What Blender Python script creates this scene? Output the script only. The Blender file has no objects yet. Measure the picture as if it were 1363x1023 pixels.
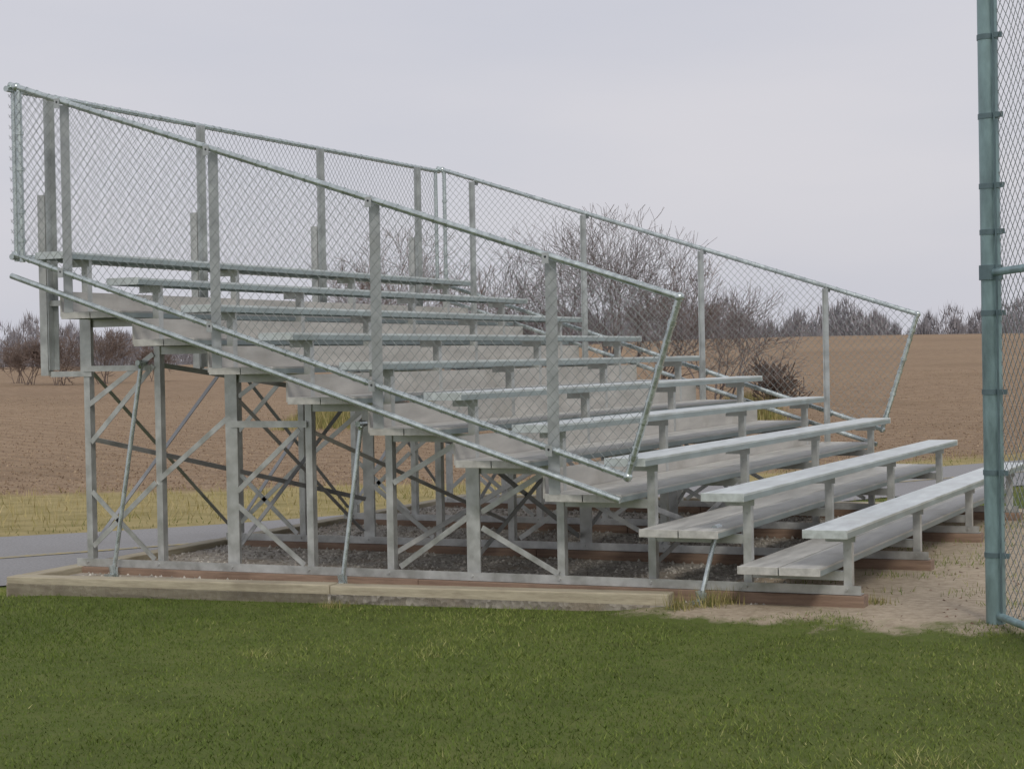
import bpy, math, random
import numpy as np
from mathutils import Vector, Matrix
random.seed(7); rng=np.random.default_rng(11)
RUN=.61; RISE=.2025; ZS=.403; L=6.476; HF=.425; SW=.26
scene=bpy.context.scene
col=scene.collection
def link(o,parent=None):
    col.objects.link(o)
    if parent: o.parent=parent
    return o
def empty(name,loc=(0,0,0)):
    e=bpy.data.objects.new(name,None); e.empty_display_size=.3; e.location=loc; return link(e)
# ---------------------------------------------------------------- materials
def newmat(name):
    m=bpy.data.materials.new(name); m.use_nodes=True
    nt=m.node_tree; b=nt.nodes['Principled BSDF']; return m,nt,b
def noise(nt,vec,scale,detail=4,rough=.55):
    n=nt.nodes.new('ShaderNodeTexNoise'); n.inputs['Scale'].default_value=scale
    n.inputs['Detail'].default_value=detail; n.inputs['Roughness'].default_value=rough
    if vec is not None: nt.links.new(vec,n.inputs['Vector'])
    return n.outputs['Fac']
def ramp(nt,fac,stops):
    r=nt.nodes.new('ShaderNodeValToRGB'); cr=r.color_ramp
    while len(cr.elements)<len(stops): cr.elements.new(.5)
    for e,(p,c) in zip(cr.elements,stops):
        e.position=p; e.color=(*c,1) if len(c)==3 else c
    nt.links.new(fac,r.inputs['Fac']); return r.outputs['Color']
def mix(nt,fac,a,b,mode='MIX'):
    m=nt.nodes.new('ShaderNodeMixRGB'); m.blend_type=mode
    for s,v in (('Fac',fac),('Color1',a),('Color2',b)):
        if isinstance(v,(int,float)): m.inputs[s].default_value=v
        elif isinstance(v,tuple): m.inputs[s].default_value=(*v,1) if len(v)==3 else v
        else: nt.links.new(v,m.inputs[s])
    return m.outputs['Color']
def maprange(nt,v,a,b,c=0.,d=1.):
    m=nt.nodes.new('ShaderNodeMapRange'); m.clamp=True
    m.interpolation_type='SMOOTHSTEP'
    nt.links.new(v,m.inputs['Value'])
    for k,x in (('From Min',a),('From Max',b),('To Min',c),('To Max',d)): m.inputs[k].default_value=x
    return m.outputs['Result']
def math_(nt,op,a,b):
    m=nt.nodes.new('ShaderNodeMath'); m.operation=op
    for i,v in enumerate((a,b)):
        if isinstance(v,(int,float)): m.inputs[i].default_value=v
        else: nt.links.new(v,m.inputs[i])
    return m.outputs[0]
def bump(nt,b,h,strength,dist):
    n=nt.nodes.new('ShaderNodeBump'); n.inputs['Strength'].default_value=strength; n.inputs['Distance'].default_value=dist
    nt.links.new(h,n.inputs['Height']); nt.links.new(n.outputs['Normal'],b.inputs['Normal'])
def pos(nt,scale=(1,1,1)):
    g=nt.nodes.new('ShaderNodeNewGeometry'); m=nt.nodes.new('ShaderNodeMapping'); m.inputs['Scale'].default_value=scale
    nt.links.new(g.outputs['Position'],m.inputs['Vector']); return m.outputs['Vector']
def metal(name,base,metallic=.6,rough=.42,var=.18,scale=(6,1.2,6),sc=3.,dirty=.4):
    m,nt,b=newmat(name); v=pos(nt,scale)
    f=noise(nt,v,sc,6,.6)
    lo=tuple(c*(1-var) for c in base); hi=tuple(min(1,c*(1+var*.7)) for c in base)
    c=ramp(nt,f,[(.3,lo),(.7,hi)])
    f2=noise(nt,pos(nt),1.7,5,.65)
    c=mix(nt,maprange(nt,f2,.5,.72,0,dirty),c,tuple(x*.68 for x in (base[0],base[1]*.97,base[2]*.9)))
    nt.links.new(c,b.inputs['Base Color']); b.inputs['Metallic'].default_value=metallic
    nt.links.new(maprange(nt,f,.3,.7,rough-.08,rough+.12),b.inputs['Roughness'])
    bump(nt,b,noise(nt,v,9,4),.12,.003)
    return m
M_seat=metal('anodized_aluminum_plank',(.66,.71,.70),.5,.38)
M_foot=metal('foot_plank_worn',(.58,.575,.54),.35,.48,.22,(6,.8,6),3.,.6)
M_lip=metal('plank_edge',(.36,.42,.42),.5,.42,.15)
M_riser=metal('aluminum_riser',(.55,.535,.50),.25,.48,.2,(3,1,6),2.,.5)
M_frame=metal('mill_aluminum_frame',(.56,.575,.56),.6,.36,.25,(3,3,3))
M_dark=metal('dark_brace',(.36,.37,.37),.5,.45,.25,(3,3,3))  # darker grey metal for the cross braces
M_pipe=metal('galvanized_pipe',(.53,.59,.585),.75,.25,.28,(4,4,4),5)
M_post=metal('guard_post_aluminum',(.46,.485,.485),.55,.42,.22,(3,3,3))
M_wire=metal('chain_link_wire',(.30,.33,.33),.5,.45,.15)
M_pole=metal('backstop_pipe',(.28,.40,.41),.4,.38,.4,(3,3,1.0),4)
M_band=metal('tension_band',(.17,.24,.26),.5,.5)
def wood(name,a,b_,scale):
    m,nt,b=newmat(name)
    f=noise(nt,pos(nt,scale),5,8,.7); c=ramp(nt,f,[(.28,a),(.72,b_)])
    f2=noise(nt,pos(nt),3,4); c=mix(nt,maprange(nt,f2,.5,.75,0,.5),c,tuple(x*.6 for x in a))
    nt.links.new(c,b.inputs['Base Color']); b.inputs['Roughness'].default_value=.85
    bump(nt,b,f,.5,.01); return m
M_wood=wood('weathered_timber',(.29,.25,.18),(.52,.475,.35),(.5,6,6))
M_wood2=wood('weathered_timber_long',(.27,.23,.16),(.48,.44,.33),(6,.5,6))
M_brown=wood('brown_board',(.16,.105,.075),(.33,.235,.17),(.6,6,8))
# ---------------------------------------------------------------- mesh builder
class MB:
    def __init__(s): s.v=[]; s.f=[]
    def box(s,x0,x1,y0,y1,z0,z1):
        i=len(s.v)
        s.v+=[(x0,y0,z0),(x1,y0,z0),(x1,y1,z0),(x0,y1,z0),(x0,y0,z1),(x1,y0,z1),(x1,y1,z1),(x0,y1,z1)]
        s.f+=[(i,i+3,i+2,i+1),(i+4,i+5,i+6,i+7),(i,i+1,i+5,i+4),(i+1,i+2,i+6,i+5),(i+2,i+3,i+7,i+6),(i+3,i,i+4,i+7)]
    def frame(s,p,q):
        p=Vector(p);q=Vector(q);d=(q-p).normalized()
        a=Vector((0,1,0)) if abs(d.y)<.9 else Vector((1,0,0))
        u=d.cross(a).normalized(); w=d.cross(u).normalized(); return p,q,u,w
    def tube(s,p,q,r,n=10,r2=None,cap=True):
        p,q,u,w=s.frame(p,q); r2=r if r2 is None else r2; i=len(s.v)
        for k in range(n):
            t=2*math.pi*k/n; s.v.append(tuple(p+(u*math.cos(t)+w*math.sin(t))*r))
        for k in range(n):
            t=2*math.pi*k/n; s.v.append(tuple(q+(u*math.cos(t)+w*math.sin(t))*r2))
        for k in range(n): s.f.append((i+k,i+(k+1)%n,i+n+(k+1)%n,i+n+k))
        if cap: s.f.append(tuple(i+k for k in range(n))[::-1]); s.f.append(tuple(i+n+k for k in range(n)))
    def bar(s,p,q,a,b):
        p,q,u,w=s.frame(p,q); i=len(s.v)
        for c in (p,q):
            for su,sw in ((-1,-1),(1,-1),(1,1),(-1,1)): s.v.append(tuple(c+u*su*a/2+w*sw*b/2))
        s.f+=[(i,i+1,i+2,i+3),(i+7,i+6,i+5,i+4)]+[(i+k,i+4+k,i+4+(k+1)%4,i+(k+1)%4) for k in range(4)]
    def sphere(s,c,r,n=8):
        i=len(s.v); c=Vector(c)
        for a in range(1,n//2):
            t=math.pi*a/(n//2)
            for k in range(n):
                p=2*math.pi*k/n; s.v.append((c.x+r*math.sin(t)*math.cos(p),c.y+r*math.sin(t)*math.sin(p),c.z+r*math.cos(t)))
        m=n//2-1; s.v+= [(c.x,c.y,c.z+r),(c.x,c.y,c.z-r)]; T=i+m*n
        for a in range(m-1):
            for k in range(n): s.f.append((i+a*n+k,i+(a+1)*n+k,i+(a+1)*n+(k+1)%n,i+a*n+(k+1)%n))
        for k in range(n): s.f.append((T,i+k,i+(k+1)%n)); s.f.append((T+1,i+(m-1)*n+(k+1)%n,i+(m-1)*n+k))
    def obj(s,name,mat,parent=None,bevel=0,smooth=False):
        me=bpy.data.meshes.new(name); me.from_pydata(s.v,[],s.f); me.materials.append(mat); me.validate(); me.update()
        if smooth: me.polygons.foreach_set('use_smooth',[True]*len(me.polygons))
        o=bpy.data.objects.new(name,me); link(o,parent)
        if bevel:
            b=o.modifiers.new('bevel','BEVEL'); b.width=bevel; b.segments=2; b.limit_method='ANGLE'
        if smooth:
            try: me.set_sharp_from_angle(angle=math.radians(40))
            except Exception: pass
        return o
def np_mesh(name,V,F,mat,parent=None,colors=None):
    me=bpy.data.meshes.new(name); k=F.shape[1]
    me.vertices.add(len(V)); me.vertices.foreach_set('co',V.astype(np.float32).ravel())
    me.loops.add(F.size); me.loops.foreach_set('vertex_index',F.astype(np.int32).ravel())
    me.polygons.add(len(F)); me.polygons.foreach_set('loop_start',np.arange(0,F.size,k,dtype=np.int32))
    me.polygons.foreach_set('loop_total',np.full(len(F),k,dtype=np.int32))
    if colors is not None:
        a=me.attributes.new('tint','FLOAT','POINT'); a.data.foreach_set('value',colors.astype(np.float32))
    me.materials.append(mat); me.update(calc_edges=True); me.validate()
    o=bpy.data.objects.new(name,me); link(o,parent); return o
def segs_mesh(name,S,mat,parent=None,n=3):
    S=np.asarray(S,float); p=S[:,0:3]; q=S[:,3:6]; d=q-p; d/=np.linalg.norm(d,axis=1,keepdims=True)+1e-9
    a=np.where(np.abs(d[:,2:3])<.9,np.array([[0,0,1.]]),np.array([[1.,0,0]]))
    u=np.cross(d,a); u/=np.linalg.norm(u,axis=1,keepdims=True); w=np.cross(d,u)
    V=np.empty((len(S),2*n,3))
    for k in range(n):
        t=2*math.pi*k/n; o=u*math.cos(t)+w*math.sin(t)
        V[:,k]=p+o*S[:,6:7]; V[:,n+k]=q+o*S[:,7:8]
    base=(np.arange(len(S))*2*n)[:,None]
    F=np.concatenate([base+np.array([[k,(k+1)%n,n+(k+1)%n,n+k]]) for k in range(n)],0)
    return np_mesh(name,V.reshape(-1,3),F,mat,parent)
def chainlink(name,poly,mapf,mat,parent,sp=.05,r=.0018,ang=47):
    P=np.array(poly); S=[]
    for fam,off in ((ang,.0018),(180-ang,-.0018)):
        d=np.array([math.cos(math.radians(fam)),math.sin(math.radians(fam))]); nrm=np.array([-d[1],d[0]])
        t=P@nrm
        for c in np.arange(t.min()+sp/2,t.max(),sp):
            c+=random.uniform(-.003,.003); hits=[]
            for i in range(len(P)):
                a,b=P[i],P[(i+1)%len(P)]; ta,tb=a@nrm-c,b@nrm-c
                if ta*tb<0: hits.append(a+(b-a)*ta/(ta-tb))
            if len(hits)>=2:
                h0,h1=hits[0],hits[1]
                ln=np.linalg.norm(h1-h0); m=max(1,int(ln/.2)); prev=None
                for j in range(m+1):
                    h=h0+(h1-h0)*j/m+ (nrm*random.uniform(-.003,.003) if 0<j<m else 0)
                    bulge=.012*math.sin(h[0]*3.1+1)*math.sin(h[1]*2.3+.5)
                    cur=mapf(h[0],h[1],off+(bulge if 0<j<m else 0))
                    if prev is not None: S.append((*prev,*cur,r,r))
                    prev=cur
    return segs_mesh(name,S,mat,parent,3)
# ---------------------------------------------------------------- terrain
FAR=[(-170,-155),(-60,-45),(-16,-1.0),(-10.2,4.8),(-8.55,6.7),(-6.95,10.1),(-2.7,18.3),(5,33),(60,140),(200,412)]
NEAR=[(-166,-158),(-56,-48),(-12.0,-4.0),(-7.5,.9),(-6.3,3.6),(-4.2,8.6),(.6,17.2),(8.6,31.5),(64,138),(204,410)]
def smooth_poly(P,it=3):
    P=[np.array(p,float) for p in P]
    for _ in range(it):
        Q=[P[0]]
        for a,b in zip(P[:-1],P[1:]): Q+= [a*.75+b*.25,a*.25+b*.75]
        Q.append(P[-1]); P=Q
    return np.array(P)
FARs,NEARs=smooth_poly(FAR),smooth_poly(NEAR)
def sdist(X,Y,P):
    X=np.asarray(X,float);Y=np.asarray(Y,float)
    best=np.full(X.shape,1e18); sg=np.ones(X.shape)
    for a,b in zip(P[:-1],P[1:]):
        d=b-a; t=np.clip(((X-a[0])*d[0]+(Y-a[1])*d[1])/(d@d),0,1)
        dx=X-(a[0]+t*d[0]); dy=Y-(a[1]+t*d[1]); q=dx*dx+dy*dy
        c=d[0]*(Y-a[1])-d[1]*(X-a[0]); m=q<best
        best=np.where(m,q,best); sg=np.where(m,np.where(c>0,1,-1),sg)
    return np.sqrt(best)*sg
def sst(a,b,x):
    t=np.clip((x-a)/(b-a),0,1); return t*t*(3-2*t)
def vlim(Y): return 6.8*(1-sst(7,17,Y))+.9
def dirt_sdf(X,Y):
    dx=np.maximum(-1.25-X,X-3.8); dy=np.maximum(-.30+.10*np.abs(X-.4)-Y,Y-7.6+.25*(X+1)) 
    return np.maximum(dx,dy)
def height(X,Y,sn=None):
    X=np.asarray(X,float);Y=np.asarray(Y,float)
    if sn is None: sn=sdist(X,Y,NEARs)
    z=-.12-.24*np.clip((sn+2.6)/2.45,0,1)+.05*(1-sst(-.25,.3,dirt_sdf(X,Y)))
    D=-.4177*X+.9086*Y; q=.9086*X+.4177*Y; r=np.sqrt(X*X+Y*Y)
    lat=np.arctan2(q,np.maximum(D,1e-3))
    H=2.15+1.75*sst(-.22,.12,lat)+.35*np.sin(lat*9)
    t=np.clip((r-40)/210,0,1); up=(t*(1-.25*t)/.75)
    down=sst(255,600,r)
    fieldside=sst(0,30,sn)
    z=z+(up*H*(1-down)-down*2.5)*fieldside
    return z
def hz(x,y): return float(height(np.array([x]),np.array([y]))[0])
n=320; k=7.4
g=np.sinh(np.linspace(-k,k,n))/math.sinh(k)*3500
gx,gy=np.meshgrid(g-2.5,g+2.5,indexing='ij')
SN=sdist(gx,gy,NEARs); SF=sdist(gx,gy,FARs)
V=np.stack([gx,gy,height(gx,gy,SN)],-1).reshape(-1,3)
idx=np.arange(n*n).reshape(n,n)
F=np.stack([idx[:-1,:-1],idx[1:,:-1],idx[1:,1:],idx[:-1,1:]],-1).reshape(-1,4)
mg,nt,b=newmat('ground_cover')
P1=pos(nt)
def attr(nm_):
    a=nt.nodes.new('ShaderNodeAttribute'); a.attribute_name=nm_; return a.outputs['Fac']
at,ad,av=attr('sfar'),attr('dirt'),attr('vedge')
nb=noise(nt,P1,.35,5,.6); nm=noise(nt,P1,2.2,6,.65); nf=noise(nt,P1,18,6,.7); nv=noise(nt,P1,.02,3,.5)
lawn=ramp(nt,nm,[(.25,(.080,.10,.026)),(.5,(.11,.145,.036)),(.75,(.155,.18,.055))])
lawn=mix(nt,maprange(nt,nf,.45,.75,0,.5),lawn,(.17,.165,.07))
verge=ramp(nt,nm,[(.3,(.24,.21,.085)),(.6,(.40,.33,.16)),(.8,(.22,.21,.075))])
fn=noise(nt,P1,2.6,9,.8)
field=ramp(nt,fn,[(.30,(.15,.105,.068)),(.47,(.27,.192,.125)),(.58,(.34,.25,.168)),(.72,(.46,.36,.25))])
field=mix(nt,maprange(nt,nv,.35,.65,0,.5),field,(.37,.27,.175))
field=mix(nt,maprange(nt,noise(nt,P1,.12,6,.7),.46,.66,0,.45),field,(.225,.16,.10))
wv=nt.nodes.new('ShaderNodeTexWave'); wv.inputs['Scale'].default_value=.42; wv.inputs['Distortion'].default_value=3.5; wv.inputs['Detail'].default_value=4; wv.inputs['Detail Scale'].default_value=1.5
mpw=nt.nodes.new('ShaderNodeMapping'); mpw.inputs['Rotation'].default_value=(0,0,math.radians(118)); nt.links.new(P1,mpw.inputs['Vector']); nt.links.new(mpw.outputs['Vector'],wv.inputs['Vector'])
field=mix(nt,maprange(nt,wv.outputs['Fac'],.55,1.,0,.32),field,(.17,.12,.08))
dirt=ramp(nt,nf,[(.3,(.34,.275,.20)),(.7,(.56,.48,.365))])
dirt=mix(nt,maprange(nt,nm,.54,.72,0,.5),dirt,(.28,.24,.155))
sfn=math_(nt,'ADD',av,math_(nt,'MULTIPLY',math_(nt,'SUBTRACT',nb,.5),5.))
dn=math_(nt,'ADD',ad,math_(nt,'MULTIPLY',math_(nt,'SUBTRACT',nm,.5),1.3))
c=mix(nt,maprange(nt,dn,-.12,.12,1,0),lawn,dirt)
c=mix(nt,maprange(nt,at,-1.,-.5),c,verge)
c=mix(nt,maprange(nt,sfn,-.7,.7),c,field)
nt.links.new(c,b.inputs['Base Color']); b.inputs['Roughness'].default_value=.95
b.inputs['Specular IOR Level'].default_value=.15
bump(nt,b,math_(nt,'ADD',fn,math_(nt,'MULTIPLY',nf,.25)),.6,.10)
go=np_mesh('ground',V,F,mg)
for nme,arr in (('sfar',SF),('dirt',dirt_sdf(gx,gy)),('vedge',SF-vlim(gy))):
    a=go.data.attributes.new(nme,'FLOAT','POINT'); a.data.foreach_set('value',np.clip(arr,-60,60).astype(np.float32).ravel())
go.data.polygons.foreach_set('use_smooth',[True]*len(go.data.polygons))
# road
mr,nt,b=newmat('asphalt_aged'); P1=pos(nt)
c=ramp(nt,noise(nt,P1,40,5,.7),[(.3,(.18,.18,.185)),(.7,(.32,.32,.32))]); c=mix(nt,maprange(nt,noise(nt,P1,.8,5),.45,.7,0,.4),c,(.20,.195,.19))
nt.links.new(c,b.inputs['Base Color']); b.inputs['Roughness'].default_value=.9; bump(nt,b,noise(nt,P1,60,3),.3,.01)
def resamp(P,m):
    s=np.concatenate([[0],np.cumsum(np.linalg.norm(np.diff(P,axis=0),axis=1))]); t=np.linspace(0,1,m)
    return np.stack([np.interp(t*s[-1],s,P[:,i]) for i in (0,1)],1)
m=700; A,B=resamp(NEARs,m),resamp(FARs,m)
def strip(name,t0,t1,dz,mat,cols=6):
    T=np.linspace(t0,t1,cols); pts=A[:,None]*(1-T)[None,:,None]+B[:,None]*T[None,:,None]
    r=np.hypot(pts[...,0],pts[...,1]); z=-.36+dz+np.maximum(0,height(pts[...,0],pts[...,1])+.36)+.05*sst(30,60,r)
    V=np.concatenate([pts,z[...,None]],-1).reshape(-1,3); ii=np.arange(m*cols).reshape(m,cols)
    F=np.stack([ii[:-1,:-1],ii[1:,:-1],ii[1:,1:],ii[:-1,1:]],-1).reshape(-1,4)[:, ::-1]
    return np_mesh(name,V,F,mat)
strip('road',0,1,.012,mr)
my,nt,b=newmat('worn_yellow_paint'); c=ramp(nt,noise(nt,pos(nt),25,5,.7),[(.45,(.27,.26,.22)),(.6,(.40,.32,.12))]); nt.links.new(c,b.inputs['Base Color']); b.inputs['Roughness'].default_value=.9
strip('road_center_line',.47,.50,.017,my,2)
# ---------------------------------------------------------------- gravel pad + timber border
mgv,nt,b=newmat('gravel'); P1=pos(nt)
vo=nt.nodes.new('ShaderNodeTexVoronoi'); vo.inputs['Scale'].default_value=34; nt.links.new(P1,vo.inputs['Vector'])
c=ramp(nt,vo.outputs['Color'],[(.1,(.21,.195,.17)),(.5,(.35,.325,.285)),(.9,(.52,.49,.44))])
c=mix(nt,maprange(nt,noise(nt,P1,1.5,5),.42,.68,0,.75),c,(.27,.215,.15))
nt.links.new(c,b.inputs['Base Color']); b.inputs['Roughness'].default_value=.95; bump(nt,b,vo.outputs['Distance'],.6,.015)
c0=(-5.72,-.42); c1=(-1.10,.04); b1=(-5.95,7.05)
pv=[(*c0,-.045),(*c1,-.075),(-.95,3.,-.085),(-1.0,7.05,-.085),(-5.95,7.05,-.045)]
me=bpy.data.meshes.new('gravel_pad'); me.from_pydata(pv+[(x,y,-.3) for x,y,z in pv],[],[(0,1,2,3,4)]+[(i,i+5,(i+1)%5+5,(i+1)%5) for i in range(5)]); me.materials.append(mgv); link(bpy.data.objects.new('gravel_pad',me))
nst=5600
def inpad(x,y): 
    return (x>-5.75)&(y>-.33+.1*(x+5.72)+.02)&(x<-.55+.25*np.sin(y*3))&(y<6.95)
xs=rng.uniform(-5.8,.05,nst*2); ys=rng.uniform(-.4,6.9,nst*2); ok=inpad(xs,ys); xs=xs[ok];ys=ys[ok]
ov=np.array([(1,0,0),(-1,0,0),(0,1,0),(0,-1,0),(0,0,1),(0,0,-1)],float); of=np.array([(0,2,4),(2,1,4),(1,3,4),(3,0,4),(2,0,5),(1,2,5),(3,1,5),(0,3,5)])
sz=rng.uniform(.008,.020,len(xs))[:,None,None]*rng.uniform(.6,1.3,(len(xs),6,3))
zz=np.maximum(np.interp(xs,[-5.7,-1.1],[-.045,-.075]),np.where(xs>-1.3,height(xs,ys),-1))
VV=ov[None]*sz+np.stack([xs,ys,zz],1)[:,None]; FF=(np.arange(len(xs))*6)[:,None,None]+of[None]
ms,nt,b=newmat('stones'); a_=nt.nodes.new('ShaderNodeAttribute'); a_.attribute_name='tint'
nt.links.new(ramp(nt,a_.outputs['Fac'],[(0,(.22,.20,.17)),(.6,(.38,.355,.31)),(1,(.60,.57,.51))]),b.inputs['Base Color']); b.inputs['Roughness'].default_value=.9
np_mesh('gravel_stones',VV.reshape(-1,3),FF.reshape(-1,3),ms,None,np.repeat(rng.random(len(xs)),6))
tb=empty('timber_border')
def beam(name,p,q,w,z0,z1,mat,inner=1):
    p=np.array(p,float);q=np.array(q,float);d=(q-p)/np.linalg.norm(q-p); nn=np.array([-d[1],d[0]])*w*inner
    m=MB(); vs=[p,q,q+nn,p+nn]; m.v=[(v[0],v[1],z0) for v in vs]+[(v[0],v[1],z1) for v in vs]
    m.f=[(0,3,2,1),(4,5,6,7),(0,1,5,4),(1,2,6,5),(2,3,7,6),(3,0,4,7)]
    return m.obj(name,mat,tb,.008)
def lerp(a,b_,t): return (a[0]+(b_[0]-a[0])*t,a[1]+(b_[1]-a[1])*t)
beam('front_timber_1',lerp(c0,c1,.0),lerp(c0,c1,.52),.14,-.4,.000,M_wood)
beam('front_timber_2',lerp(c0,c1,.521),lerp(c0,c1,1.0),.14,-.3,-.006,M_wood)
for i in range(3):
    a=(c0[0]-.003,c0[1]+.143)
    beam('back_timber_%d'%(i+1),lerp(a,b1,i/3+.002),lerp(a,b1,(i+1)/3),.14,-.45,-.004*i,M_wood2,-1)
beam('side_timber_1',(-5.8,7.05),(-2.9,7.05),.14,-.4,-.01,M_wood,1)
beam('side_timber_2',(-2.88,7.05),(-.9,7.05),.14,-.4,-.03,M_wood,1)
# ---------------------------------------------------------------- bleachers
bl=empty('bleachers')
def zl(X): return ZS-X/RUN*RISE
def seatz(n): return ZS+(n-1)*RISE
FY=[.3,2.2,4.1,6.0]
s=MB(); lp=MB()
for n_ in range(1,11):
    xf=-(n_-1)*RUN; z=seatz(n_)
    s.box(xf-SW,xf,0,L,z-.016,z)
    lp.box(xf-.006,xf-.0005,.002,L-.002,z-.048,z-.0145); lp.box(xf-SW+.0005,xf-SW+.006,.002,L-.002,z-.048,z-.0145)
    lp.box(xf-SW*.66,xf-SW*.64,.004,L-.004,z-.040,z-.0155); lp.box(xf-SW*.36,xf-SW*.34,.004,L-.004,z-.040,z-.0155)
    s.box(xf-SW-.002,xf+.002,-.008,.0,z-.049,z+.002); s.box(xf-SW-.002,xf+.002,L,L+.008,z-.049,z+.002)
s.obj('seat_planks',M_seat,bl,.002)
s=MB(); r_=MB()
for n_ in range(1,10):
    xb=-n_*RUN-.045; z=seatz(n_+1)-HF
    for j in range(2):
        x0=xb+j*.252; 
        s.box(x0,x0+.243,0,L,z-.014,z)
        lp.box(x0+.0005,x0+.006,.002,L-.002,z-.045,z-.0135); lp.box(x0+.237,x0+.2425,.002,L-.002,z-.045,z-.0135)
        s.box(x0-.001,x0+.244,-.008,0,z-.046,z+.002); s.box(x0-.001,x0+.244,L,L+.008,z-.046,z+.002)
    if n_>=3: r_.box(xb-.018,xb-.006,.005,L-.005,z-.03,z+RISE-.055)
s.obj('foot_planks',M_foot,bl,.002)
lp.obj('plank_lips',M_lip,bl)
r_.obj('riser_boards',M_riser,bl)
lg=MB(); br=MB(); dk=MB(); sk=MB(); bd=MB()
LEG=lambda n_:-(n_-1)*RUN-.075
for ki,y in enumerate(FY):
    for n_ in range(1,11):
        X=LEG(n_); zt=seatz(n_)-.05; w=.025
        lg.box(X-w,X+w,y-.004,y+.004,.05,zt); lg.box(X+w-.006,X+w,y+.004,y+.05,.05,zt)
        lg.box(X-.15,X+.065,y-.03,y+.03,zt-.0,zt+.006)
        lg.box(X-.13,X+.05,y-.012,y-.005,zt-.045,zt-.001)
        if n_ in (8,5,10): 
            lg.box(X-.045,X+.05,y-.014,y-.006,.052 if n_!=10 else 1.35,zt-.42+ (0 if n_<10 else .05))
        if n_<10:
            zf=seatz(n_+1)-HF-.047
            lg.box(LEG(n_+1)-.02,X+.02,y+.006,y+.012,zf-.055,zf); lg.box(LEG(n_+1)-.02,X+.02,y+.012,y+.05,zf-.006,zf)
        sk.tube((X,y-.045,.03),(X,y-.035,.03),.009,6)
        lg.tube((X-.005,y-.012,zt-.09),(X-.005,y-.004,zt-.09),.008,6)
    sk.box(-5.66,.01,y-.035,y-.029,0,.055); sk.box(-5.66,.01,y-.029,y+.04,0,.006)
    bd.box(-5.62,-2.9,y-.06,y+.06,-.13,-.002); bd.box(-2.897,.03,y-.058,y+.06,-.14,-.003)
    B=[(-5.54,1.15,-4.98,1.50),(-5.53,.88,-4.98,1.42),(-5.53,.53,-5.0,.06),(-5.53,.14,-4.98,.60),(-4.95,.62,-4.36,1.06),
       (-4.30,.45,-3.78,.06),(-4.30,.55,-3.80,.97),(-3.05,.07,-2.53,.42),(-3.09,.62,-2.62,.88),(-2.45,.34,-1.92,.06),(-2.45,.44,-2.0,.70)]
    for x0,z0,x1,z1 in B: br.bar((x0,y-.012,z0),(x1,y-.012,z1),.036,.006)
    br.box(-5.58,-5.0,y-.022,y-.016,1.385,1.425); br.box(-4.34,-3.74,y-.022,y-.016,.985,1.03)
    lg.box(-5.95,-5.885,y-.03,y+.03,1.36,2.66); lg.box(-5.88,-5.55,y-.01,y-.004,1.35,1.39)
    lg.box(-5.88,-5.6,y-.01,y-.004,1.86,1.90)
for kk in range(3):
    ya,yb=FY[kk],FY[kk+1]
    for n_,zt in ((10,1.45),(8,1.25),(5,.85),(3,.5)):
        X=LEG(n_)-.035
        if kk!=1 or n_ in(10,5):
            dk.bar((X,ya+.03,.1),(X,yb-.03,zt),.035,.006)
            dk.bar((X-.012,ya+.03,zt),(X-.012,yb-.03,.1),.035,.006)
    if kk!=1:
        dk.bar((LEG(9),ya+.06,1.42),(LEG(7),yb-.06,1.05),.035,.006)
        dk.bar((LEG(10),ya+.06,.9),(LEG(8),yb-.06,.35),.035,.006)
        br.bar((LEG(6),ya+.06,.15),(LEG(5),yb-.06,.8),.035,.006)
        br.bar((LEG(7),ya+.06,.95),(LEG(6),yb-.06,.2),.03,.006)
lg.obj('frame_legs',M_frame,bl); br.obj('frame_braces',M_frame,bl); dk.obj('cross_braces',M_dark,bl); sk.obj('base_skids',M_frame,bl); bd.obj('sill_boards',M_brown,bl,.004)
t=MB()
for x0,z0,x1,zb_ in ((-5.05,1.42,-5.24,-.03),(-3.30,.99,-3.40,-.03),(-.86,.36,-.93,-.05)):
    t.tube((x0,.24,z0),(x1,.13,zb_),.016,10); t.tube((x0,.20,z0+.02),(x0,.30,z0+.02),.02,8); t.sphere((x0,.235,z0),.026)
    t.box(x1-.05,x1+.02,.09,.17,zb_-.04,zb_-.0); t.tube((x1,.13,zb_),(x1-.01,.125,zb_+.06),.023,8)
    t.tube((x1+.03,.13,-.2),(x1+.03,.13,zb_+.05),.008,6)
t.obj('tie_down_pipes',M_pipe,bl,smooth=True)
XB=-5.82
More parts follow.
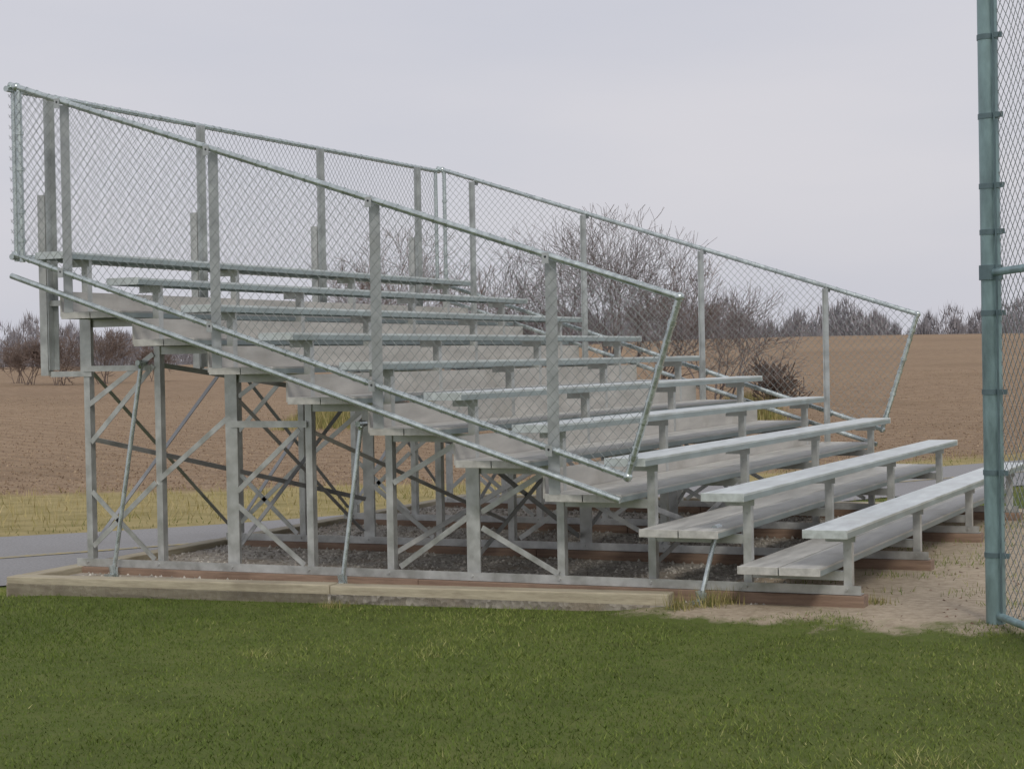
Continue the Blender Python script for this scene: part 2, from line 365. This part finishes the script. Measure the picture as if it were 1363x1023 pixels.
def guard(side,y,sgn,pw):
    gp=MB(); yy=y
    top0=(-5.9,yy,zl(-5.9)+1.045); top1=(-.965,yy,zl(-.965)+1.04); bt0=(-5.9,yy,zl(-5.9)-.14); bt1=(-1.31,yy,zl(-1.31)-.137)
    gp.tube(top0,top1,.0215,12); gp.tube(bt0,bt1,.0205,12); gp.tube(top1,bt1,.021,12); gp.sphere(top1,.031,10); gp.sphere(bt1,.031,10)
    gp.tube((XB,yy,2.16),(XB,yy,3.36),.02,10); gp.sphere((XB-.02,yy,3.385),.033,10)
    st0=(-5.92,yy,zl(-5.92)-.30); st1=(-1.36,yy,zl(-1.36)-.295)
    gp.tube(st0,st1,.021,12)
    for A0,B0,r in ((top0,top1,.025),(bt0,bt1,.024),(top1,bt1,.025)):
        a=Vector(A0);b_=Vector(B0); ln=(b_-a).length; dd=(b_-a)/ln; q=.06
        while q<ln-.05:
            c_=a+dd*q; gp.tube(c_-dd*.006,c_+dd*.006,r,8); q+=random.uniform(.085,.12)
    for q in (.05,.25,.55,.8):
        gp.tube(Vector((XB,yy,2.25+q)),Vector((XB,yy,2.275+q)),.028,10)
        a=Vector(bt1).lerp(Vector(top1),q+.05); dd=(Vector(top1)-Vector(bt1)).normalized(); gp.tube(a,a+dd*.025,.028,10)
    gp.obj(side+'_guard_rails',M_pipe,bl,smooth=True)
    ps=MB(); yi=y+sgn*.05
    for X in (-1.81,-3.03,-4.25,-5.47):
        za=zl(X)-.42; zb=zl(X)+1.02
        ps.box(X-pw,X+pw,min(yi,yi+sgn*.006),max(yi,yi+sgn*.006),za,zb)
        ps.box(X-pw,X-pw+.006,min(yi+sgn*.006,yi+sgn*.045),max(yi+sgn*.006,yi+sgn*.045),za,zb)
        for zz_ in (zl(X)-.14,zl(X)+1.03):
            ps.tube((X,yi-sgn*.02,zz_),(X,yi-sgn*.08,zz_),.008,6)
            ps.box(X-.022,X+.022,min(yi-sgn*.074,yi-sgn*.08),max(yi-sgn*.074,yi-sgn*.08),zz_-.04,zz_+.025)
    ps.obj(side+'_guard_posts',M_post,bl)
    poly=[(-5.86,zl(-5.86)-.12),(-1.32,zl(-1.32)-.12),(-.985,zl(-.985)+1.02),(-5.86,zl(-5.86)+1.02)]
    chainlink(side+'_guard_mesh',poly,lambda a,b,o,y=y,s_=sgn:(a,y-s_*.021+o,b),M_wire,bl)
guard('near',-.06,1,.038); guard('far',L+.06,-1,.024)
gp=MB(); XR=-5.9
gp.tube((XR,-.10,3.375),(XR,L+.10,3.375),.021,12); gp.tube((XR,-.08,2.20),(XR,L+.08,2.20),.0205,12)
q=0
while q<L:
    gp.tube((XR,q,3.375),(XR,q+.012,3.375),.0245,8); gp.tube((XR,q+.03,2.2),(XR,q+.042,2.2),.0245,8); q+=random.uniform(.09,.12)
for y in (-.02,L+.02): gp.tube((XR,y,2.17),(XR,y,3.37),.02,10)
gp.obj('back_guard_rails',M_pipe,bl,smooth=True)
ps=MB()
for y in FY:
    ps.box(-5.875,-5.868,y-.034,y+.034,1.4,3.37); ps.box(-5.868,-5.83,y+.028,y+.034,1.4,3.37)
ps.obj('back_guard_posts',M_post,bl)
chainlink('back_guard_mesh',[(-.05,2.2),(L+.05,2.2),(L+.05,3.37),(-.05,3.37)],lambda a,b,o:(XR-.022+o,a,b),M_wire,bl)
# ---------------------------------------------------------------- backstop fence
bf=empty('backstop_fence')
P0=np.array([.84,-.08]); dF=np.array([.5,-.866]); HB=4.6
pm=MB(); bm=MB()
pm.tube((*P0,-.2),(*P0,HB),.054,28)
P3=P0+dF*3.0; pm.tube((*P3,-.2),(*P3,HB),.054,28)
for zz_ in (-.03,1.84,HB-.1):
    a=P0+dF*.05; b_=P3-dF*.05; pm.tube((*a,zz_),(*b_,zz_),.021,12)
pm.sphere((*P0,HB),.06); pm.sphere((*P3,HB),.06)
for z_ in (.30,.75,1.19,1.62,2.06,2.31,2.69,3.12,3.55,3.98):
    for P_ in (P0,P3): bm.tube((*P_,z_-.014),(*P_,z_+.014),.058,28)
    e=P0+dF*.075+np.array([.02,0]); bm.box(e[0]-.02,e[0]+.03,e[1]-.01,e[1]+.01,z_-.014,z_+.014)
bm.tube((*P0,1.80),(*P0,1.88),.064,28)
e0=P0+dF*.085; bm.tube((*e0,-.06),(*e0,HB-.1),.006,6)
pm.obj('poles_and_rails',M_pole,bf,smooth=True); bm.obj('tension_bands',M_band,bf,smooth=True)
nF=np.array([.866,.5])
chainlink('fence_mesh',[(.085,-.05),(2.93,-.05),(2.93,HB-.1),(.085,HB-.1)],lambda a,b,o:(P0[0]+dF[0]*a+nF[0]*(o+.02),P0[1]+dF[1]*a+nF[1]*(o+.02),b),M_wire,bf,.05,.0021)
# ---------------------------------------------------------------- vegetation
def grassmat(name,stops):
    m,nt,b=newmat(name); a_=nt.nodes.new('ShaderNodeAttribute'); a_.attribute_name='tint'
    nt.links.new(ramp(nt,a_.outputs['Fac'],stops),b.inputs['Base Color']); b.inputs['Roughness'].default_value=.75; b.inputs['Specular IOR Level'].default_value=.15
    return m
M_grass=grassmat('grass_blades',[(0,(.065,.10,.020)),(.4,(.118,.168,.034)),(.75,(.20,.24,.062)),(1,(.40,.38,.17))])
M_dry=grassmat('dry_grass',[(0,(.12,.15,.04)),(.4,(.31,.27,.11)),(1,(.52,.43,.24))])
def patch(x,y,f0=1.0,f1=9.):
    v=np.zeros_like(x)
    for i in range(10):
        a=rng.uniform(0,6.28); f=math.exp(rng.uniform(math.log(f0),math.log(f1))); v+=np.sin((x*math.cos(a)+y*math.sin(a))*f+rng.uniform(0,6.28)+.8*np.sin(x*f*.6+y*f*.35))/ (f**.4)
    return v/2.2
def blades(name,x,y,z,h,w,mat,tint,lean=.5):
    m=len(x); a=rng.uniform(0,6.283,m); l=rng.uniform(0,lean,m)*h; la=rng.uniform(0,6.283,m)
    V=np.empty((m,3,3)); 
    V[:,0]=np.stack([x-np.cos(a)*w/2,y-np.sin(a)*w/2,z],1); V[:,1]=np.stack([x+np.cos(a)*w/2,y+np.sin(a)*w/2,z],1)
    V[:,2]=np.stack([x+np.cos(la)*l,y+np.sin(la)*l,z+h],1)
    return np_mesh(name,V.reshape(-1,3),np.arange(m*3).reshape(m,3),mat,None,np.repeat(np.clip(tint,0,1),3))
m=430000; x=rng.uniform(-9,5,m); y=rng.uniform(-7.,1.6,m)
edge=c0[1]+(x-c0[0])*(c1[1]-c0[1])/(c1[0]-c0[0])
D_=dirt_sdf(x,y); pt=patch(x,y); pl=patch(x,y,.5,2.5)
keep=((y<edge-.02-.05*rng.random(m))|(x<-5.9)|(x>-1.0))&(D_+pt*.25+rng.normal(0,.1,m)>0)&(sdist(x,y,NEARs)<-.12)&~((x>-5.9)&(x<-1)&(y>edge-.02))&~((x>-1.1)&(x<0.05)&(y>.2))
x,y,pt,pl,edge=x[keep],y[keep],pt[keep],pl[keep],edge[keep]
h=rng.uniform(.008,.024,len(x))*(1+.3*np.clip(pt,-1,1)); near=np.clip(1-np.abs(edge-y)/.12,0,1)*(x>-5.8)*(x<-1); h*=1+1.3*near*rng.random(len(x))
tint=.44+.12*pt+.12*pl+rng.normal(0,.17,len(x))
tf=patch(x,y,6,22); tuft=(np.abs(tf)>1.0); h=np.where(tuft,h*1.7,h); tint=tint+.15*tuft
blades('lawn_grass',x,y,height(x,y)-.002,h,rng.uniform(.003,.008,len(x)),M_grass,tint,1.5)
m=3600; cx=rng.uniform(-.9,1.4,130); cy=rng.uniform(.3,6.5,130); i=rng.integers(0,130,m)
x=cx[i]+rng.normal(0,.08,m); y=cy[i]+rng.normal(0,.08,m)
blades('weed_tufts',x,y,height(x,y)-.003,rng.uniform(.015,.05,m),rng.uniform(.004,.008,m),M_grass,rng.uniform(.2,1.,m),1.)
m=650; cx=np.array([-.86,-.8,-1.0,.05,-3.2]); cy=np.array([.08,.2,-.02,.45,-.32]); i=rng.integers(0,5,m); x=cx[i]+rng.normal(0,.05,m); y=cy[i]+rng.normal(0,.04,m)
blades('tall_weeds',x,y,height(x,y)-.003,rng.uniform(.03,.13,m)*np.where(i<3,1,.5),rng.uniform(.003,.007,m),M_dry,rng.uniform(0,.6,m),.7)
m=260; x=rng.uniform(-.3,1.6,m); y=rng.uniform(-.2,6,m)
blades('leaf_litter',x,y,height(x,y)+.004,rng.uniform(.004,.012,m),rng.uniform(.015,.035,m),M_brown,rng.random(m),2.5)
m=120000; x=rng.uniform(-34,16,m); y=rng.uniform(-5,45,m); sf=sdist(x,y,FARs)
lim=vlim(y)+1.2
k_=(sf>.1)&(sf<lim-rng.random(m)**2*3); x,y,sf=x[k_],y[k_],sf[k_]
blades('verge_grass',x,y,height(x,y)-.005,rng.uniform(.04,.13,len(x))*sst(0,1.5,sf)+.03,rng.uniform(.008,.018,len(x)),M_dry,.6+.2*patch(x*.5,y*.5)+rng.normal(0,.15,len(x))-.45*(1-sst(0,2.2,sf)),.9)
m=16000; x=rng.uniform(-6,10,m); y=rng.uniform(7.4,20,m); k_=(sdist(x,y,NEARs)<-.2)&(dirt_sdf(x,y)>.1); x,y=x[k_],y[k_]
blades('lawn_grass_back',x,y,height(x,y)-.003,rng.uniform(.03,.08,len(x)),rng.uniform(.006,.012,len(x)),M_dry,.15+rng.normal(0,.15,len(x)),.8)
# fine soil crumbs in the nearer part of the field
m=60000; lat_=rng.uniform(-.36,.36,m); D=24+60*rng.random(m)**1.3; x=2.561-.4177*D+.9086*D*lat_; y=-10.113+.9086*D+.4177*D*lat_
k_=sdist(x,y,FARs)>vlim(y)+.3; x,y,D=x[k_],y[k_],D[k_]
mc,nt,b=newmat('soil_crumbs'); a_=nt.nodes.new('ShaderNodeAttribute'); a_.attribute_name='tint'
nt.links.new(ramp(nt,a_.outputs['Fac'],[(0,(.16,.11,.075)),(.6,(.29,.21,.14)),(1,(.44,.34,.23))]),b.inputs['Base Color']); b.inputs['Roughness'].default_value=1
blades('soil_crumbs',x,y,height(x,y)-.006,rng.uniform(.012,.035,len(x)),rng.uniform(.02,.07,len(x)),mc,rng.random(len(x)),.6)
def barkmat(name,c0_,c1_):
    m,nt,b=newmat(name); nt.links.new(ramp(nt,noise(nt,pos(nt),2.,5),[(.3,c0_),(.7,c1_)]),b.inputs['Base Color']); b.inputs['Roughness'].default_value=.9; return m
M_bark=barkmat('bark_grey',(.13,.11,.11),(.25,.215,.21)); M_bark2=barkmat('bark_brown',(.14,.105,.09),(.25,.195,.165))
def bare_tree(name,x,y,H,spread,stems,seed,mat,levels=5,tw=.005,kids=(2,4),pc=80):
    R=random.Random(seed); S=[]; z=hz(x,y)-.05
    def rv(): return Vector((R.gauss(0,1),R.gauss(0,1),R.gauss(0,1)))
    def grow(p,d,ln,r,lv):
        ns=4 if lv==0 else 3; pts=[]
        for i in range(ns):
            d=(d+rv()*.11+Vector((0,0,.06))).normalized(); q=p+d*ln/ns; r2=max(tw,r*(1-.5*(i+1)/ns))
            rr=max(tw,r*(1-.5*i/ns)); S.append((*p,*q,rr,r2)); p=q; pts.append((q.copy(),d.copy(),r2))
        if lv<levels:
            kk_=R.randint(*kids)
            for j in range(kk_):
                q,dq,rq=pts[-1] if j==0 else pts[R.randint(0 if lv else 1,ns-1)]
                ax=dq.cross(rv()).normalized(); a=math.radians(R.uniform(8,25) if j==0 else R.uniform(22,52)); nd=(dq*math.cos(a)+ax*math.sin(a))
                grow(q,nd,ln*R.uniform(.60,.84),rq*(.85 if j==0 else .62),lv+1)
    for s_ in range(stems):
        a=2*math.pi*(s_+R.random()*.6)/stems; t=R.uniform(.1,.5)*spread
        grow(Vector((R.gauss(0,.14*spread),R.gauss(0,.14*spread),0)),Vector((math.cos(a)*t,math.sin(a)*t,1)).normalized(),H*R.uniform(.30,.36),.06*H/5,0)
    S=np.array(S); hh=np.percentile(S[:,5],pc); S[:,0:6]*=H*.84/hh
    S=S[S[:,5]<H*1.06]
    o=segs_mesh(name,S,mat); o.location=(x,y,z); return o
def at_(D,Lt): return (2.561-.4177*D+.9086*Lt,-10.113+.9086*D+.4177*Lt)
for i,(D,Lt,H,sp,st,sd) in enumerate([(52,-3.1,5.3,.75,5,1),(54,-1.9,4.8,.65,4,2),(55,-4.4,4.6,.65,5,3),(54,-.5,4.4,.65,4,4),(51,2.6,5.8,.8,6,5),(54,1.3,4.6,.75,4,6),
        (52,4.3,4.4,.75,5,7),(50,5.6,3.6,.75,5,8)]):
    x,y=at_(D,Lt); bare_tree('bare_tree',x,y,H,sp,st,sd,M_bark if i%3 else M_bark2,5,.0052,(2,4))
x,y=at_(50,7.25); bare_tree('columnar_shrub',x,y,1.8,.10,12,33,M_bark2,3,.016,(3,4),96)
for i,(D,Lt,H) in enumerate([(110,-29.5,3.0),(108,-27.2,3.3),(112,-25.2,3.6),(115,-31.5,2.6),(118,-23.4,2.6)]):
    x,y=at_(D,Lt); bare_tree('bare_shrub',x,y,H,1.3,6,50+i,M_bark2,4,.012,(3,4),92)
m=24000; t_=rng.uniform(-6.5,7.4,m); D=51+rng.normal(0,1.4,m); x=2.561-.4177*D+.9086*t_; y=-10.113+.9086*D+.4177*t_
blades('brush_undergrowth',x,y,height(x,y)-.02,rng.uniform(.15,.9,m)*(.6+.4*np.sin(t_*2.1)),rng.uniform(.012,.03,m),M_dry,rng.uniform(0,.7,m),.5)
mt,nt,b=newmat('hazy_distant_trees'); a_=nt.nodes.new('ShaderNodeAttribute'); a_.attribute_name='tint'
nt.links.new(ramp(nt,a_.outputs['Fac'],[(0,(.20,.195,.215)),(1,(.33,.315,.33))]),b.inputs['Base Color']); b.inputs['Roughness'].default_value=1  # pale bluish grey: distance haze painted into the tree colour
VV=[];TT=[]
for i in range(620):
    a=-.75+1.5*i/620+rng.normal(0,.002); D=rng.uniform(340,420); Lt=D*math.tan(a); x,y=at_(D,Lt)
    H=6.1+2.2*math.sin(a*23)+1.6*math.sin(a*71+1)+rng.uniform(-1.5,2.2); H=max(3.6,H)
    if rng.random()<.06: H+=2.2
    m=330; W=H*rng.uniform(.4,.65); ph=rng.uniform(0,6.28,m); rr=np.sqrt(rng.random(m)); zz=rng.random(m)**1.15
    prof=np.sin(np.clip(zz*.93+.07,0,1)*math.pi)**.6
    px=x+np.cos(ph)*rr*W*prof; py=y+np.sin(ph)*rr*W*prof; base=hz(x,y)-.3; pz=base+zz*H
    s1=rng.uniform(.04,.17,m); a1=rng.uniform(0,6.28,m); ht=rng.uniform(.8,2.4,m)
    tri=np.stack([np.stack([px-np.cos(a1)*s1,py-np.sin(a1)*s1,pz],1),np.stack([px+np.cos(a1)*s1,py+np.sin(a1)*s1,pz],1),np.stack([px+rng.normal(0,.4,m),py+rng.normal(0,.4,m),pz+ht],1)],1)
    VV.append(tri.reshape(-1,3)); TT.append(np.repeat(np.clip(rng.normal(.5,.25,m)*.6+.2*rng.random(),0,1),3))
VV=np.concatenate(VV); np_mesh('distant_tree_line',VV,np.arange(len(VV)).reshape(-1,3),mt,None,np.concatenate(TT))
# ---------------------------------------------------------------- sky, sun
w=bpy.data.worlds.new('World'); scene.world=w; w.use_nodes=True; nt=w.node_tree; bg=nt.nodes['Background']
el,az=math.radians(42),math.radians(150)
sky=nt.nodes.new('ShaderNodeTexSky'); sky.sky_type='NISHITA'; sky.sun_disc=False; sky.sun_elevation=el; sky.sun_rotation=az; sky.dust_density=3; sky.air_density=1.2
tc=nt.nodes.new('ShaderNodeTexCoord'); mp=nt.nodes.new('ShaderNodeMapping'); mp.inputs['Scale'].default_value=(1.2,1.2,5); nt.links.new(tc.outputs['Generated'],mp.inputs['Vector'])
f=noise(nt,mp.outputs['Vector'],1.6,5,.5)
cl=ramp(nt,f,[(.3,(.59,.60,.675)),(.7,(.69,.675,.72))])
vm=nt.nodes.new('ShaderNodeVectorMath'); vm.operation='MULTIPLY'; vm.inputs[1].default_value=(10,10,10); nt.links.new(cl,vm.inputs[0])
c=mix(nt,.93,sky.outputs['Color'],vm.outputs[0])
nt.links.new(c,bg.inputs['Color']); bg.inputs['Strength'].default_value=.1
sl=bpy.data.lights.new('sun','SUN'); sl.energy=1.5; sl.angle=math.radians(11); sl.color=(1,.94,.86)
so=bpy.data.objects.new('sun',sl); link(so)
dv=Vector((math.sin(az)*math.cos(el),math.cos(az)*math.cos(el),math.sin(el))); so.rotation_euler=dv.to_track_quat('Z','Y').to_euler(); so.location=dv*30
# ---------------------------------------------------------------- camera
yaw,pitch,roll,fl=.43088,-.01396,-.01866,2395.58
fv=Vector((-math.sin(yaw)*math.cos(pitch),math.cos(yaw)*math.cos(pitch),math.sin(pitch))); rv_=Vector((math.cos(yaw),math.sin(yaw),0)); uv=rv_.cross(fv)
r2=rv_*math.cos(roll)+uv*math.sin(roll); u2=uv*math.cos(roll)-rv_*math.sin(roll)
cd=bpy.data.cameras.new('camera'); cam=bpy.data.objects.new('camera',cd); link(cam)
cam.matrix_world=Matrix(((r2.x,u2.x,-fv.x,2.56141),(r2.y,u2.y,-fv.y,-10.11283),(r2.z,u2.z,-fv.z,1.41622),(0,0,0,1)))
cd.sensor_width=36; cd.lens=fl/1363*36; cd.clip_start=.05; cd.clip_end=8000
scene.camera=cam
scene.view_settings.view_transform='Standard'; scene.view_settings.look='None'; scene.view_settings.exposure=0
